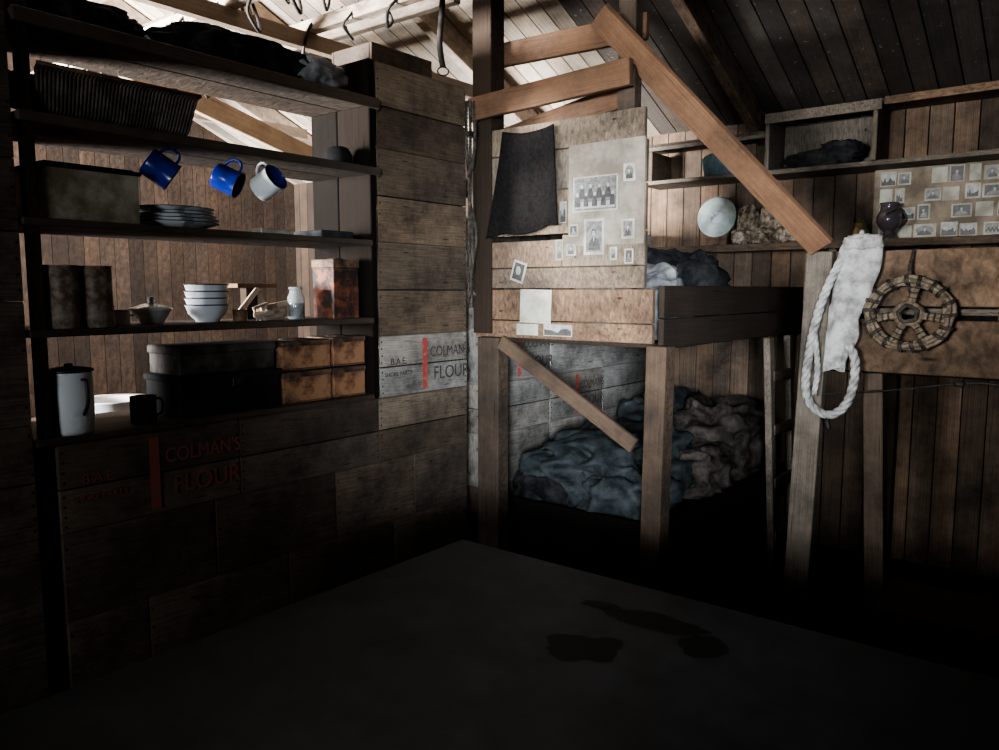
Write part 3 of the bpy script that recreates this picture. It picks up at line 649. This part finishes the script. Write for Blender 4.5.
b.tube(ring(.045,36,0,0,.004),.011,M_ROPE,8,closed=True);b.tube(ring(.033,36,1,-.01,.003),.008,M_ROPED,8,closed=True)
for k,a in enumerate((1.75,3.3,4.2,5.1,6.1)):
    e=Vector((0,math.cos(a),.9*math.sin(a)))
    for j in(-1,1):
        tn=Vector((0,-math.sin(a),math.cos(a)))*.007*j
        b.tube([Vector((cx,cy,cz))+e*t+tn*(1+.4*math.sin(t*60)) for t in(.04,.07,.10,.12,.14)],.0085,M_ROPE,8)
    for q in range(3): b.tube([Vector((cx,cy,cz))+e*(.07+.022*q)+Matrix.Rotation(s*.785,3,e)@Vector((.016,0,0)) for s in range(8)],.003,M_ROPED,5,closed=True)
b.rope(smooth([(cx,cy,cz+.13),(cx+.01,cy+.004,cz+.19),(cx+.05,cy,cz+.24),(cx+.085,cy,cz+.25)],10),.006,M_ROPED,150)
b.tube(smooth([(cx,cy-.006,cz+.04),(cx-.005,cy+.01,cz+.15),(cx+.02,cy+.006,cz+.22),(cx+.06,cy+.006,cz+.25)],8),.003,M_ROPED,6)
b.obj('rope_bound_pony_snowshoe')
b=B();b.tube(smooth([(3.37,1.0,1.06),(3.40,.7,1.10),(3.42,.4,1.15),(3.415,.2,1.14),(3.42,-.4,1.16)],10),.004,M_STEEL,6);b.lump((3.41,.45,1.145),(.012,.02,.012),M_STEEL,.2,3,3);b.obj('iron_wire_line')
b=B();b.bx(2.78,3.12,.18,.58,.40,.43,W_DARK)
for x in(2.80,3.06):
    for y in(.2,.52): b.bx(x,x+.04,y,y+.04,0,.40,W_DARK)
b.bx(2.80,3.10,.205,.225,.33,.40,W_DARK);b.bx(2.80,3.10,.535,.555,.33,.40,W_DARK);b.bx(2.80,3.10,.37,.39,.15,.19,W_DARK)
b.obj('wooden_stool',.003)
# ---------------------------------------------------------------- table
b=B()
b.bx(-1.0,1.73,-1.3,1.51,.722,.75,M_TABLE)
b.bx(-.9,1.66,1.42,1.445,.62,.72,W_DARK);b.bx(-.9,1.66,-1.23,-1.205,.62,.72,W_DARK);b.bx(1.635,1.66,-1.2,1.41,.62,.72,W_DARK);b.bx(-.92,-.895,-1.2,1.41,.62,.72,W_DARK)
for x in(-.89,1.55):
    for y in(-1.2,1.33): b.bx(x,x+.08,y,y+.08,0,.72,W_DARK)
def patch(cx,cy,rx,ry,rot,seed):
    P=[];n=60
    for k in range(n):
        a=k*2*math.pi/n;q=1+.4*noise.noise(Vector((math.cos(a)*1.3+seed,math.sin(a)*1.3,seed)))+.15*noise.noise(Vector((math.cos(a)*3+seed,math.sin(a)*3,seed)))
        x=math.cos(a)*rx*q;y=math.sin(a)*ry*q;P.append((cx+x*math.cos(rot)-y*math.sin(rot),cy+x*math.sin(rot)+y*math.cos(rot),.7506))
    b.poly(P,M_WET)
patch(1.34,.84,.065,.085,.6,3.3);patch(1.55,.78,.045,.11,.15,5.1);patch(1.50,.64,.05,.05,.3,8.2);patch(1.56,.92,.02,.05,.3,9.2)
b.obj('linoleum_topped_table',.003)

# ---------------------------------------------------------------- lights
def area(name,loc,target,sx,sy,power,col,spread=180):
    l=bpy.data.lights.new(name,'AREA');l.shape='RECTANGLE';l.size=sx;l.size_y=sy;l.energy=power;l.color=col;l.spread=math.radians(spread)
    o=bpy.data.objects.new(name,l);COL.objects.link(o);o.location=loc
    o.rotation_euler=(Vector(target)-Vector(loc)).to_track_quat('-Z','Y').to_euler();return o
area('window_daylight',(-2.12,.9,1.75),(4.0,.9,2.06),.85,.7,19,(.94,.97,1.0),42)
area('window_skylight_spill',(-2.13,.9,1.75),(2.0,1.4,1.7),.85,.7,24,(.88,.94,1.0),150)  # wide fill added at the window to lift dark shelf fronts and crates
area('side_window_daylight',(-2.12,-1.25,1.62),(3.2,2.12,1.38),.7,.65,24,(.80,.89,1.0),26)  # narrow cool beam added to brighten the crates under the bunk
area('galley_window_daylight',(-2.12,4.5,1.75),(3.4,4.3,3.05),1.1,.85,1000,(.95,.97,1.0),78)
w=bpy.data.worlds.new('world');bpy.context.scene.world=w;w.use_nodes=True
w.node_tree.nodes['Background'].inputs[0].default_value=(.5,.6,.75,1);w.node_tree.nodes['Background'].inputs[1].default_value=.03

cd=bpy.data.cameras.new('camera');cam=bpy.data.objects.new('camera',cd);COL.objects.link(cam);bpy.context.scene.camera=cam
cd.lens=28.0;cd.sensor_width=36;cd.clip_start=.02
cam.location=(0,0,1.5);cam.rotation_euler=(math.radians(83.8),0,math.radians(-51.7))
try:
    bpy.context.scene.view_settings.view_transform='AgX';bpy.context.scene.view_settings.look='AgX - Medium High Contrast'
except Exception as e: print(e)
